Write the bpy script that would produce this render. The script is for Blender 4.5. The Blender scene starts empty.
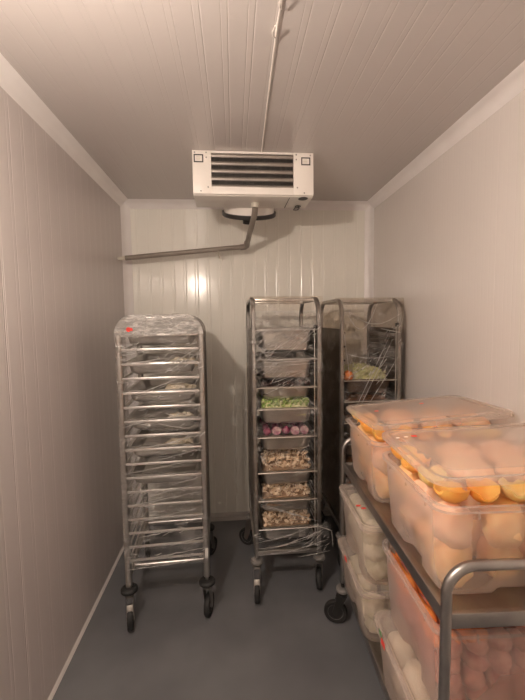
import bpy, bmesh, math, random
from math import sin, cos, pi, radians as R
from mathutils import Vector, Matrix, noise

random.seed(7)
SC = bpy.context.scene
COL = SC.collection

# ------------------------------------------------------------------ room numbers (metres)
XL, XR = -0.847, 1.140
YB, YF = 3.123, -1.10
H = 2.60

# ------------------------------------------------------------------ materials
def new_mat(name):
    m = bpy.data.materials.new(name); m.use_nodes = True
    nt = m.node_tree; nt.nodes.clear()
    out = nt.nodes.new('ShaderNodeOutputMaterial')
    return m, nt, out

def noise_col(nt, c1, c2, scale, detail=3, stretch=None, lo=.35, hi=.65):
    tc = nt.nodes.new('ShaderNodeTexCoord')
    n = nt.nodes.new('ShaderNodeTexNoise'); n.inputs['Scale'].default_value = scale; n.inputs['Detail'].default_value = detail
    if stretch:
        mp = nt.nodes.new('ShaderNodeMapping'); mp.inputs['Scale'].default_value = stretch
        nt.links.new(tc.outputs['Object'], mp.inputs[0]); nt.links.new(mp.outputs[0], n.inputs['Vector'])
    else:
        nt.links.new(tc.outputs['Object'], n.inputs['Vector'])
    r = nt.nodes.new('ShaderNodeValToRGB')
    r.color_ramp.elements[0].position = lo; r.color_ramp.elements[0].color = (*c1, 1)
    r.color_ramp.elements[1].position = hi; r.color_ramp.elements[1].color = (*c2, 1)
    nt.links.new(n.outputs['Fac'], r.inputs[0])
    return r, n

def pbr(name, c1, c2=None, rough=.5, metal=0., scale=8, stretch=None, bump=0., bscale=60, coat=0., sss=0., spec=.5, aniso=0.):
    m, nt, out = new_mat(name)
    b = nt.nodes.new('ShaderNodeBsdfPrincipled')
    b.inputs['Roughness'].default_value = rough; b.inputs['Metallic'].default_value = metal
    b.inputs['Coat Weight'].default_value = coat; b.inputs['Specular IOR Level'].default_value = spec
    if sss:
        b.inputs['Subsurface Weight'].default_value = sss; b.inputs['Subsurface Scale'].default_value = .02
    r, n = noise_col(nt, c1, c2 or c1, scale, stretch=stretch)
    nt.links.new(r.outputs[0], b.inputs['Base Color'])
    if bump:
        n2 = nt.nodes.new('ShaderNodeTexNoise'); n2.inputs['Scale'].default_value = bscale
        tc = nt.nodes.new('ShaderNodeTexCoord')
        mp = nt.nodes.new('ShaderNodeMapping')
        if stretch: mp.inputs['Scale'].default_value = stretch
        nt.links.new(tc.outputs['Object'], mp.inputs[0]); nt.links.new(mp.outputs[0], n2.inputs['Vector'])
        bp = nt.nodes.new('ShaderNodeBump'); bp.inputs['Strength'].default_value = bump; bp.inputs['Distance'].default_value = .01
        nt.links.new(n2.outputs['Fac'], bp.inputs['Height']); nt.links.new(bp.outputs[0], b.inputs['Normal'])
    nt.links.new(b.outputs[0], out.inputs[0])
    return m

def panel_mat(name, axis, col, pitch=.1, rough=.3, groove_glint=1.06, joints=None, bump=.5, gw=1.):
    """white coated sandwich panel with fine lengthwise micro ribs, axis = coordinate across the ribs"""
    m, nt, out = new_mat(name)
    L = nt.links
    b = nt.nodes.new('ShaderNodeBsdfPrincipled'); b.inputs['Roughness'].default_value = rough
    b.inputs['Specular IOR Level'].default_value = .5
    tc = nt.nodes.new('ShaderNodeTexCoord'); sp = nt.nodes.new('ShaderNodeSeparateXYZ')
    L.new(tc.outputs['Object'], sp.inputs[0])
    c = sp.outputs[axis]
    def M(op, a, v=None, v2=None, clamp=False):
        n = nt.nodes.new('ShaderNodeMath'); n.operation = op; n.use_clamp = clamp
        for i, x in enumerate((a, v, v2)):
            if x is None: continue
            if isinstance(x, (int, float)): n.inputs[i].default_value = x
            else: L.new(x, n.inputs[i])
        return n.outputs[0]
    def groove(off, per, w):
        a = M('ADD', c, off); p = M('PINGPONG', a, per/2)
        g = M('DIVIDE', p, w, clamp=True)           # 0 in the groove .. 1 outside
        return M('SUBTRACT', 1., g, clamp=True)
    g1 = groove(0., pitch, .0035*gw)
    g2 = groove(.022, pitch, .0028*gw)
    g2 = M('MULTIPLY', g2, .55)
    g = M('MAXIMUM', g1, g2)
    if joints:
        for j in joints:
            d = M('ABSOLUTE', M('SUBTRACT', c, j))
            g = M('MAXIMUM', g, M('MULTIPLY', M('SUBTRACT', 1., M('DIVIDE', d, .005, clamp=True), clamp=True), 2.2))
    r, n = noise_col(nt, tuple(x*.96 for x in col), col, 1.3, detail=4)
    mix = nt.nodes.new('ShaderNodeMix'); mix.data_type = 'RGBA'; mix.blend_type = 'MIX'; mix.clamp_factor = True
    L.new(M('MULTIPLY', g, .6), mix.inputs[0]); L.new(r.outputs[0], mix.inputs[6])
    mix.inputs[7].default_value = (*[min(1, x*groove_glint) for x in col], 1)  # grooves painted lighter in place of their thin highlights
    L.new(mix.outputs[2], b.inputs['Base Color'])
    bp = nt.nodes.new('ShaderNodeBump'); bp.invert = True; bp.inputs['Strength'].default_value = bump; bp.inputs['Distance'].default_value = .002
    # slow sheet waviness as well, so that reflections wander
    n3 = nt.nodes.new('ShaderNodeTexNoise'); n3.inputs['Scale'].default_value = 2.2; L.new(tc.outputs['Object'], n3.inputs['Vector'])
    L.new(M('ADD', g, M('MULTIPLY', n3.outputs['Fac'], 1.5)), bp.inputs['Height'])
    L.new(bp.outputs[0], b.inputs['Normal']); L.new(b.outputs[0], out.inputs[0])
    return m

def film_mat(name, lo, hi, white, rough=.1, scale=9, stretch=(1, 1, 3.5), tint=(1, 1, 1)):
    """clear stretch film: mostly transparent, glossy where it is wrinkled and layered"""
    m, nt, out = new_mat(name); L = nt.links
    tr = nt.nodes.new('ShaderNodeBsdfTransparent'); tr.inputs[0].default_value = (*tint, 1)
    gl = nt.nodes.new('ShaderNodeBsdfGlossy'); gl.inputs['Roughness'].default_value = rough; gl.inputs[0].default_value = (.95, .95, .95, 1)
    df = nt.nodes.new('ShaderNodeBsdfDiffuse'); df.inputs[0].default_value = (.93, .91, .88, 1)
    mx = nt.nodes.new('ShaderNodeMixShader'); mx.inputs[0].default_value = white
    L.new(gl.outputs[0], mx.inputs[1]); L.new(df.outputs[0], mx.inputs[2])
    tc = nt.nodes.new('ShaderNodeTexCoord'); mp = nt.nodes.new('ShaderNodeMapping')
    mp.inputs['Scale'].default_value = stretch; mp.inputs['Rotation'].default_value = (0, R(14), 0)
    L.new(tc.outputs['Object'], mp.inputs[0])
    n = nt.nodes.new('ShaderNodeTexNoise'); n.inputs['Scale'].default_value = scale; n.inputs['Detail'].default_value = 6; n.inputs['Distortion'].default_value = .8
    L.new(mp.outputs[0], n.inputs['Vector'])
    mr = nt.nodes.new('ShaderNodeMapRange'); mr.inputs[1].default_value = .45; mr.inputs[2].default_value = .72
    mr.inputs[3].default_value = lo; mr.inputs[4].default_value = hi
    L.new(n.outputs['Fac'], mr.inputs[0])
    m2 = nt.nodes.new('ShaderNodeMixShader')
    L.new(mr.outputs[0], m2.inputs[0]); L.new(tr.outputs[0], m2.inputs[1]); L.new(mx.outputs[0], m2.inputs[2])
    n2 = nt.nodes.new('ShaderNodeTexNoise'); n2.inputs['Scale'].default_value = scale*2.2; n2.inputs['Detail'].default_value = 4; n2.inputs['Distortion'].default_value = 1.5
    L.new(mp.outputs[0], n2.inputs['Vector'])
    bp = nt.nodes.new('ShaderNodeBump'); bp.inputs['Strength'].default_value = 1.; bp.inputs['Distance'].default_value = .03
    L.new(n2.outputs['Fac'], bp.inputs['Height'])
    L.new(bp.outputs[0], gl.inputs['Normal']); L.new(bp.outputs[0], df.inputs['Normal'])
    L.new(m2.outputs[0], out.inputs[0])
    return m

def frosted(name, alpha, col, rough=.3, bscale=0):
    """milky translucent polypropylene"""
    m, nt, out = new_mat(name); L = nt.links
    tr = nt.nodes.new('ShaderNodeBsdfTransparent'); tr.inputs[0].default_value = (.97, .95, .93, 1)
    b = nt.nodes.new('ShaderNodeBsdfPrincipled'); b.inputs['Base Color'].default_value = (*col, 1); b.inputs['Roughness'].default_value = rough
    tl = nt.nodes.new('ShaderNodeBsdfTranslucent'); tl.inputs[0].default_value = (*col, 1)
    m1 = nt.nodes.new('ShaderNodeMixShader'); m1.inputs[0].default_value = .4
    L.new(b.outputs[0], m1.inputs[1]); L.new(tl.outputs[0], m1.inputs[2])
    lw = nt.nodes.new('ShaderNodeLayerWeight'); lw.inputs[0].default_value = .25
    mr = nt.nodes.new('ShaderNodeMapRange'); mr.inputs[3].default_value = 1-alpha; mr.inputs[4].default_value = .45
    L.new(lw.outputs['Facing'], mr.inputs[0])
    m2 = nt.nodes.new('ShaderNodeMixShader')
    L.new(mr.outputs[0], m2.inputs[0]); L.new(tr.outputs[0], m2.inputs[1]); L.new(m1.outputs[0], m2.inputs[2])
    L.new(m2.outputs[0], out.inputs[0])
    return m

def emit(name, col, s):
    m, nt, out = new_mat(name)
    e = nt.nodes.new('ShaderNodeEmission'); e.inputs[0].default_value = (*col, 1); e.inputs[1].default_value = s
    nt.links.new(e.outputs[0], out.inputs[0]); return m

WALLC = (.80, .765, .735)
M = dict(
    wall_y=panel_mat('panel_side', 1, (.64, .59, .575), .1, rough=.3, joints=(1.49,), gw=1.7, groove_glint=1.14),  # left wall: its dimmer light is put into a darker panel colour
    wall_r=panel_mat('panel_right', 1, (.76, .72, .69), .05, rough=.16, joints=(1.607, 2.833), bump=.25, groove_glint=1.03),
    wall_x=panel_mat('panel_back', 0, (.90, .885, .82), .0927, rough=.17, bump=.8, groove_glint=1.10, gw=1.5),
    ceil=panel_mat('panel_ceiling', 0, (.60, .56, .54), .0845, rough=.24, groove_glint=1.06),
    cove=pbr('cove_pvc', (.86, .82, .81), (.89, .86, .85), rough=.35),
    floor=pbr('floor_epoxy', (.150, .155, .168), (.20, .206, .218), rough=.42, scale=2.2, bump=.05, bscale=30),
    skirt=pbr('skirting_pvc', (.42, .40, .38), (.48, .46, .44), rough=.4),
    sealant=pbr('sealant', (.75, .72, .69), rough=.5),
    white=pbr('white_casing', (.88, .84, .79), (.9, .86, .81), rough=.38),
    steel=pbr('brushed_steel', (.50, .48, .46), (.62, .60, .57), rough=.3, metal=1, scale=14, stretch=(1, 1, .1)),
    steeld=pbr('dull_steel', (.34, .32, .31), (.44, .42, .40), rough=.38, metal=1, scale=10),
    pan=pbr('pan_steel', (.56, .54, .51), (.70, .67, .63), rough=.38, metal=1, scale=6),
    wire=pbr('rail_steel', (.84, .82, .79), (.90, .88, .85), rough=.42, metal=1),
    rubber=pbr('black_rubber', (.018, .018, .018), (.03, .03, .03), rough=.6),
    grey_rubber=pbr('grey_rubber', (.20, .19, .18), (.26, .25, .24), rough=.6),
    plastic_grey=pbr('grey_plastic', (.30, .28, .27), (.34, .32, .31), rough=.5),
    zinc=pbr('zinc', (.5, .49, .47), (.62, .6, .57), rough=.35, metal=1),
    pipe=pbr('grey_pipe', (.25, .21, .18), (.30, .26, .22), rough=.4),
    pipew=pbr('pale_pipe_joint', (.6, .56, .48), rough=.4),
    pan_shaded=pbr('pan_shaded', (.14, .10, .075), (.22, .16, .12), rough=.4, metal=.7, scale=6),  # pan steel coloured dark to paint the shade inside the corner rack
    panel_shaded=pbr('shaded_side_sheet', (.075, .055, .042), (.12, .09, .07), rough=.35, metal=.6, scale=7),  # side sheets coloured near black to stand for shade inside the racks
    black=pbr('black_plastic', (.02, .019, .018), (.03, .028, .026), rough=.35),
    fin=pbr('coil_fins', (.10, .09, .085), (.16, .15, .14), rough=.4, metal=.7, scale=180, stretch=(1, .05, .05), bump=.6, bscale=260),
    tube=pbr('coil_tube', (.42, .38, .35), (.5, .46, .42), rough=.35, metal=.8),
    ink=pbr('dark_ink', (.035, .03, .03), rough=.5),
    red=pbr('red_sticker', (.9, .07, .05), rough=.5),
    greens=pbr('green_sticker', (.12, .30, .12), rough=.5),
    label=pbr('white_label', (.8, .78, .74), rough=.5),
    film=film_mat('stretch_film', .02, .46, .2, rough=.2),
    filmd=film_mat('stretch_film_layers', .6, 1.3, .75, rough=.32, scale=14),
    filmr=film_mat('stretch_film_thin', .02, .30, .25, rough=.22, scale=7, stretch=(1.5, 1.5, 2), tint=(.93, .9, .86)),
    crease_glint=film_mat('film_crease_glint', .9, 1., .65, rough=.3, scale=30),  # creases whitened so that they carry the lamp glints on the film
    crate=frosted('crate_plastic', .82, (.93, .85, .81), rough=.32),
    lid=frosted('lid_plastic', .80, (.92, .85, .80), rough=.24),
    # food
    peeled=pbr('peeled_veg', (.92, .50, .18), (.94, .68, .36), rough=.45, scale=9, sss=.2),
    peeledp=pbr('peeled_veg_pink', (.90, .54, .34), (.94, .68, .50), rough=.45, scale=7, sss=.2),
    pumpkin=pbr('pumpkin_flesh', (.95, .38, .06), (.96, .58, .16), rough=.45, scale=9, sss=.15),
    yellow=pbr('yellow_flesh', (.90, .62, .20), (.92, .72, .36), rough=.45, scale=10, sss=.15),
    carrot=pbr('carrot', (.86, .22, .05), (.90, .32, .09), rough=.45, scale=12, bump=.2),
    redveg=pbr('red_veg', (.42, .10, .07), (.72, .34, .26), rough=.4, scale=18),
    cabbage=pbr('pale_cabbage', (.70, .69, .50), (.86, .82, .68), rough=.5, scale=22, bump=.6, bscale=30),
    cauli=pbr('pale_root', (.78, .70, .54), (.86, .78, .64), rough=.5, scale=10),
    mush=pbr('mushroom', (.66, .48, .32), (.96, .86, .72), rough=.6, scale=45),
    mushd=pbr('mushroom_dark', (.22, .14, .09), (.42, .30, .2), rough=.6, scale=45),
    green=pbr('green_leafy', (.20, .36, .07), (.50, .64, .24), rough=.5, scale=40, bump=.3),
    palegreen=pbr('pale_green', (.62, .66, .34), (.74, .74, .46), rough=.5, scale=20),
    onion=pbr('red_onion_skin', (.16, .02, .07), (.28, .05, .13), rough=.3, scale=12, coat=.4),
    onionc=pbr('red_onion_cut', (.70, .50, .54), (.36, .10, .22), rough=.4, scale=30, lo=.45) if False else pbr('red_onion_cut', (.72, .56, .58), (.42, .14, .26), rough=.4, scale=30),
    darkveg=pbr('dark_veg', (.03, .018, .02), (.07, .04, .04), rough=.3, scale=20),
    brown=pbr('brown_food', (.10, .045, .02), (.20, .09, .04), rough=.5, scale=25),
    lamp=emit('lamp_globe', (1., .84, .71), 430.),
)

# ------------------------------------------------------------------ mesh collecting
class MB:
    def __init__(s): s.v = []; s.f = []; s.m = []
    def add(s, vs, fs, mi=0):
        o = len(s.v); s.v += [tuple(v) for v in vs]
        s.f += [tuple(i+o for i in f) for f in fs]; s.m += [mi]*len(fs)
    def box(s, a, b, bev=0., mi=0):
        bm = bmesh.new(); bmesh.ops.create_cube(bm, size=1)
        for v in bm.verts: v.co = Vector([(a[i]+b[i])/2 + v.co[i]*(b[i]-a[i]) for i in range(3)])
        if bev: bmesh.ops.bevel(bm, geom=bm.edges[:], offset=bev, segments=2, profile=.5, affect='EDGES')
        s.bm(bm, mi)
    def bm(s, bm, mi=0, mat=None):
        bm.verts.index_update()
        s.add([(mat @ v.co) if mat else v.co for v in bm.verts], [[v.index for v in f.verts] for f in bm.faces], mi); bm.free()
    def tube(s, pts, r, n=10, mi=0, flat=(1, 1), cap=True):
        pts = [Vector(p) for p in pts]; rings = []
        t0 = (pts[1]-pts[0]).normalized()
        up = Vector((0, 0, 1)) if abs(t0.z) < .9 else Vector((0, 1, 0))
        u = t0.cross(up).normalized()
        for i, p in enumerate(pts):
            t = (pts[min(i+1, len(pts)-1)] - pts[max(i-1, 0)]).normalized()
            u = (u - t*u.dot(t)).normalized(); w = t.cross(u)
            rr = r[i] if isinstance(r, (list, tuple)) else r
            rings.append([p + u*cos(2*pi*k/n)*rr*flat[0] + w*sin(2*pi*k/n)*rr*flat[1] for k in range(n)])
        s.loft(rings, mi, cap)
    def loft(s, rings, mi=0, cap=True, closed=True):
        n = len(rings[0]); vs = [v for r_ in rings for v in r_]; fs = []
        for i in range(len(rings)-1):
            for k in range(n if closed else n-1):
                a = i*n+k; b = i*n+(k+1) % n
                fs.append((a, b, b+n, a+n))
        if cap:
            fs.append(tuple(range(n-1, -1, -1))); o = (len(rings)-1)*n; fs.append(tuple(range(o, o+n)))
        s.add(vs, fs, mi)
    def lathe(s, prof, c=(0, 0, 0), axis='z', n=24, mi=0):
        rings = []
        for r_, h in prof:
            ring = []
            for k in range(n):
                a = 2*pi*k/n; x, y = r_*cos(a), r_*sin(a)
                p = {'z': (x, y, h), 'x': (h, x, y), 'y': (y, h, x)}[axis]
                ring.append((p[0]+c[0], p[1]+c[1], p[2]+c[2]))
            rings.append(ring)
        s.loft(rings, mi)
    def prism(s, poly, axis, a, b, mi=0):
        def P(u, v, w): return {0: (w, u, v), 1: (u, w, v), 2: (u, v, w)}[axis]
        s.loft([[P(u, v, a) for u, v in poly], [P(u, v, b) for u, v in poly]], mi)
    def build(s, name, mat, parent=None, smooth=True, angle=38):
        me = bpy.data.meshes.new(name); me.from_pydata(s.v, [], s.f)
        mats = mat if isinstance(mat, (list, tuple)) else [mat]
        for m_ in mats: me.materials.append(M[m_] if isinstance(m_, str) else m_)
        for p, i in zip(me.polygons, s.m): p.material_index = i
        bm = bmesh.new(); bm.from_mesh(me)
        bmesh.ops.recalc_face_normals(bm, faces=bm.faces); bm.to_mesh(me); bm.free()
        if smooth:
            me.shade_smooth(); me.set_sharp_from_angle(angle=R(angle))
        o = bpy.data.objects.new(name, me); COL.objects.link(o)
        if parent: o.parent = parent
        return o

def empty(name, loc=(0, 0, 0), rz=0.):
    o = bpy.data.objects.new(name, None); COL.objects.link(o); o.empty_display_size = .1
    o.location = loc; o.rotation_euler = (0, 0, rz); return o
def tag(o, label=None, cat=None, group=None, kind=None):
    if label: o['label'] = label
    if cat: o['category'] = cat
    if group: o['group'] = group
    if kind: o['kind'] = kind
    return o
def copy_tree(o, parent=None):
    c = o.copy(); COL.objects.link(c)
    if parent: c.parent = parent
    for ch in list(o.children): copy_tree(ch, c)
    return c
def arc(c, r, a0, a1, n, plane='xz', w=0.):
    out = []
    for i in range(n+1):
        a = R(a0+(a1-a0)*i/n); u, v = c[0]+r*cos(a), c[1]+r*sin(a)
        out.append({'xz': (u, w, v), 'yz': (w, u, v), 'xy': (u, v, w)}[plane])
    return out
def rrect(hx, hy, r, n=6):
    r = max(.0005, min(r, hx-.0001, hy-.0001)); pts = []
    for cx, cy, a0 in ((hx-r, hy-r, 0), (-hx+r, hy-r, 90), (-hx+r, -hy+r, 180), (hx-r, -hy+r, 270)):
        for i in range(n+1):
            a = R(a0+90*i/n); pts.append((cx+r*cos(a), cy+r*sin(a)))
    return pts

# ------------------------------------------------------------------ the cold room shell
def struct(b, name, mat, **k):
    o = b.build(name, mat, smooth=False); o['kind'] = 'structure'; return o
T = .08
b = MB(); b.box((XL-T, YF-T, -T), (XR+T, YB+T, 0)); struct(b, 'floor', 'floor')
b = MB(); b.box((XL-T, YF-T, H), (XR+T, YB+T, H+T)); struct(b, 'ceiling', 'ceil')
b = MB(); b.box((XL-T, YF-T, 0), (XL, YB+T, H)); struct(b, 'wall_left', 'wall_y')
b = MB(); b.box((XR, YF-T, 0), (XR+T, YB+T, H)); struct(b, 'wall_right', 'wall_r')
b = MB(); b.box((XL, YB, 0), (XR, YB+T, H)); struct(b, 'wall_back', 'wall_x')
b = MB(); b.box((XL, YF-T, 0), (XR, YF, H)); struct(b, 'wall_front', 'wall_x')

def cove_poly(r):      # concave quarter profile in (distance from wall, distance from ceiling)
    pts = [(0, 0), (r, 0)]
    pts += [(r - r*.92*sin(R(a)), r - r*.92*cos(R(a))) for a in (8, 25, 45, 65, 82)]
    pts += [(0, r)]
    return pts
cv = .058
tn = 0
def trim(poly_fn, axis, a, b_, mat='cove', nm='trim_'):
    global tn; tn += 1
    m = MB(); m.prism(poly_fn, axis, a, b_)
    o = m.build(nm+str(tn), mat, angle=50); o['kind'] = 'structure'; return o
P_ = cove_poly(cv)
trim([(XL+u, H-v) for u, v in P_], 1, YF, YB)
trim([(XR-u, H-v) for u, v in P_], 1, YF, YB)
trim([(YB-u, H-v) for u, v in P_], 0, XL, XR)
trim([(XL+u, YB-v) for u, v in P_], 2, 0, H)
trim([(XR-u, YB-v) for u, v in P_], 2, 0, H)
# floor edge strips
sp = [(0, 0), (.012, 0), (.010, .006), (.004, .012), (0, .016)]
m = MB(); m.prism([(XL+u, v) for u, v in sp], 1, YF, YB); o = m.build('baseboard_left', 'sealant'); o['kind'] = 'structure'
sp = [(0, 0), (.045, 0), (.03, .006), (.012, .02), (.006, .045), (0, .05)]
m = MB(); m.prism([(YB-u, v) for u, v in sp], 0, XL, XR); o = m.build('baseboard_back', 'skirt'); o['kind'] = 'structure'
m = MB(); m.prism([(XR-u, v) for u, v in sp], 1, YF, YB); o = m.build('baseboard_right', 'skirt'); o['kind'] = 'structure'
# insulated door behind the viewpoint
m = MB(); m.box((-.35, YF, .02), (.60, YF+.05, 2.02), .006); d = m.build('door_1', 'white'); d['kind'] = 'structure'
m = MB(); m.box((.46, YF+.05, 1.0), (.49, YF+.10, 1.22), .006); m.build('door_handle', 'steel', d)

# ------------------------------------------------------------------ lamp (its reflections show in the back and right walls)
lx, ly, lz = -.515, .51, 2.20
t = empty('pendant_lamp', (lx, ly, 0)); tag(t, 'small warm round lamp hanging on a cord from the ceiling', 'lamp')
m = MB(); m.lathe([(.0005, 2.545), (.03, 2.55), (.045, 2.575), (.045, 2.6), (.0005, 2.6)]); m.build('ceiling_rose', 'white', t)
m = MB(); m.tube([(0, 0, 2.55), (0, 0, 2.28)], .004); m.build('cord', 'white', t)
m = MB(); m.lathe([(.0005, 2.30), (.012, 2.30), (.022, 2.285), (.024, 2.245), (.0005, 2.245)]); m.build('lamp_socket', 'white', t)
bm = bmesh.new(); bmesh.ops.create_icosphere(bm, subdivisions=3, radius=.042)
m = MB(); m.bm(bm, 0, Matrix.Translation((0, 0, lz))); m.build('bulb', 'lamp', t)

# ------------------------------------------------------------------ evaporator unit on the ceiling
ev = empty('evaporator_unit', (.128, 2.2, 0), R(1.0)); tag(ev, 'white ceiling evaporator unit with finned coil above the racks', 'evaporator')
w = .338; zt, zb = 2.598, 2.362
m = MB()
# casing: wedge-shaped, with a framed opening in its front face
prof = [(.012, zt), (.012, zb+.012), (.022, zb), (.25, zb+.002), (.70, zt-.03), (.70, zt)]
m.prism(prof, 0, -w, w)
# raised front cover around the opening
ox0, ox1, oz0, oz1 = -.236, .224, zb+.043, zt-.012
for a, c in (((-w, 0, zb+.004), (ox0, .014, zt)), ((ox1, 0, zb+.004), (w, .014, zt)), ((ox0, 0, zb+.004), (ox1, .014, oz0)), ((ox0, 0, oz1), (ox1, .014, zt))):
    m.box(a, c, .0015)
m.build('casing', 'white', ev)
m = MB(); m.box((ox0, .009, oz0), (ox1, .0125, oz1)); m.build('coil', 'fin', ev)
for k in range(5):
    z = oz1-.012-k*.0415
    m = MB(); m.tube([(ox0, .006, z), (ox1, .006, z)], .0115, 8, flat=(.45, 1)); m.build('coil_tube', 'tube', ev)
m = MB()
for k in range(92): x = ox0+.005*(k+.5); m.box((x-.0006, .0015, oz0), (x+.0006, .009, oz1))
m.build('fins', 'fin', ev)
# warning squares, screws, mark
for x0 in (-.330, .268):
    m = MB(); z0 = zt-.055-.003*(x0 > 0); s = .052; y0 = -.0012
    for a, c in (((0, 0), (s, .006)), ((0, s-.015), (s, s-.009)), ((0, 0), (.006, s-.009)), ((s-.006, 0), (s, s-.009))):
        m.box((x0+a[0], y0, z0-.01+a[1]), (x0+c[0], .001, z0-.01+c[1]))
    o = m.build('warning_label', 'ink', ev, smooth=False)
    for q in (.012, .02, .028):
        m = MB(); m.box((x0+.011, y0, z0-.01+q), (x0+.034, .001, z0-.01+q+.002)); m.build('label_print', 'pipew', o, smooth=False)
for x, z in ((-.262, zt-.012), (-.262, zt-.038), (-.255, zb+.04), (-.295, zb+.018), (.240, zt-.012), (.240, zt-.038), (.245, zb+.045), (.285, zb+.016), (.32, zt-.014), (-.325, zt-.012)):
    m = MB(); m.lathe([(.0005, -.003), (.004, -.002), (.0045, .001), (.0005, .001)], (x, 0, z), 'y', 10); m.build('screw', 'steeld', ev)
m = MB(); m.box((.205, .035, zb-.0005), (.208, .24, zb+.0015)); m.build('casing_seam', 'ink', ev, smooth=False)
# round mark and the letters beside it on the underside
m = MB(); bm = bmesh.new(); bmesh.ops.create_circle(bm, cap_ends=True, radius=.028, segments=20)
m.bm(bm, 0, Matrix.Translation((.287, .048, zb-.0008)) @ Matrix.Diagonal((1, 1.2, 1, 1))); m.build('logo_disc', 'ink', ev, smooth=False)
cu = bpy.data.curves.new('logo', 'FONT'); cu.body = 'eco'; cu.size = .075; cu.extrude = .0006; cu.offset = .0006
to = bpy.data.objects.new('logo_letters', cu); COL.objects.link(to); to.parent = ev
to.location = (.268, .178, zb-.0008); to.rotation_euler = (pi, 0, R(90)); to.data.materials.append(M['ink'])
bpy.context.view_layer.update()
tm = bpy.data.meshes.new_from_object(to); tmo = bpy.data.objects.new('logo_letters', tm); COL.objects.link(tmo)
tmo.parent = ev; tmo.location = to.location; tmo.rotation_euler = to.rotation_euler; bpy.data.objects.remove(to)
# fan on the rear slope
fan = MB(); sl = math.atan2(zt-.03-zb, .45); fm = Matrix.Translation((-.004, .41, zb+.055)) @ Matrix.Rotation(sl, 4, 'X') @ Matrix.Rotation(pi, 4, 'X')
def lm(b, prof, n=32, mi=0, mat=fm):
    q = MB(); q.lathe(prof, n=n); b.add([mat @ Vector(v) for v in q.v], q.f, mi)
lm(fan, [(.150, .030), (.180, .030), (.180, .052), (.176, .057), (.160, .057), (.153, .052)])
o = fan.build('fan_ring', 'black', ev)
q = MB(); lm(q, [(.150, -.03), (.168, -.03), (.168, .034), (.160, .034), (.150, .03)]); q.build('fan_shroud', 'white', ev)
m = MB()
for rr in (.05, .08, .11, .14):
    q = [fm @ Vector((rr*cos(2*pi*k/28), rr*sin(2*pi*k/28), .055+.012*(1-rr/.16))) for k in range(29)]; m.tube(q, .002, 5)
for k in range(6):
    a = 2*pi*k/6; m.tube([fm @ Vector((.03*cos(a), .03*sin(a), .065)), fm @ Vector((.165*cos(a), .165*sin(a), .05))], .0025, 5)
m.build('fan_guard', 'steel', ev)
m = MB(); lm(m, [(.0005, 0), (.04, 0), (.045, .03), (.042, .108), (.0005, .116)], 20); m.build('fan_motor', 'black', ev)
for k in range(5):
    m = MB(); a0 = 2*pi*k/5; vs = []
    for i in range(5):
        rr = .04+.105*i/4
        for s_ in (-1, 1):
            a = a0+s_*.30; vs.append(fm @ Vector((rr*cos(a), rr*sin(a), .02+s_*.010)))
    m.add(vs, [(2*i, 2*i+1, 2*i+3, 2*i+2) for i in range(4)]); bl = m.build('fan_blade', 'steel', ev)
    sm = bl.modifiers.new('t', 'SOLIDIFY'); sm.thickness = .002

# drain pipe from the unit to the left wall
t = empty('drain_pipe', (.130, 2.36, 2.36)); tag(t, 'grey plastic drain pipe running from evaporator to left wall', 'pipe')
ox = Vector((.130, 2.36, 2.36))
A = Vector((.140, 2.345, 2.355)); A2 = Vector((.140, 2.36, 2.325)); B = Vector((.108, 2.93, 2.222)); C_ = Vector((XL+.055, 2.945, 2.135))
m = MB(); m.lathe([(.0005, .012), (.022, .01), (.024, -.006), (.021, -.02), (.0005, -.02)], A-ox); m.build('drain_nut', 'pipew', t)
m = MB(); m.tube([A-ox+Vector((0, 0, -.015)), A2-ox, A2-ox+Vector((-.001, .03, -.018)), B-ox-Vector((0, .02, -.004))], .0185, 12); m.build('drop_pipe', 'pipe', t)
m = MB(); m.tube([B-ox-Vector((0, .05, -.012)), B-ox+Vector((0, -.01, .001)), B-ox+Vector((-.012, .008, -.004)), B-ox+Vector((-.05, .008, -.01))], .0225, 12); m.build('elbow', 'pipe', t)
m = MB(); m.tube([B-ox+Vector((-.03, .008, -.006)), C_-ox], .0185, 12); m.build('long_pipe', 'pipe', t)
m = MB(); m.tube([C_-ox+Vector((.005, 0, 0)), Vector((XL+.001, 2.945, 2.13))-ox], .014, 12); m.build('wall_joint', 'pipew', t)
cx = Vector((-.105, 2.94, 2.192))
m = MB(); m.tube([cx-ox+Vector((0, -.012, -.008)), cx-ox+Vector((0, -.002, -.045))], .006, 8); m.tube([cx-ox+Vector((0, 0, -.03)), cx-ox+Vector((0, .182, -.03))], .004, 6)
m.build('pipe_bracket', 'pipew', t)

# white cable along the ceiling
m = MB()
pts = [(.172, 2.19, 2.594), (.166, 1.9, 2.594), (.160, 1.6, 2.594), (.155, 1.30, 2.593), (.1565, 1.18, 2.594), (.158, .6, 2.594), (.158, -.9, 2.594)]
m.tube(pts, .003, 8)
o = m.build('power_cable', 'white'); tag(o, 'thin white cable running along the ceiling to the evaporator', 'cable')
m = MB(); m.tube([(.156, 1.33, 2.590), (.146, 1.31, 2.583), (.141, 1.28, 2.576), (.146, 1.25, 2.572)], .0026, 6); m.build('cable_tie', 'white', o)
m = MB(); m.tube([(.160, 1.21, 2.590), (.152, 1.19, 2.58), (.149, 1.165, 2.574), (.155, 1.14, 2.572)], .0026, 6); m.build('cable_tie', 'white', o)

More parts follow.
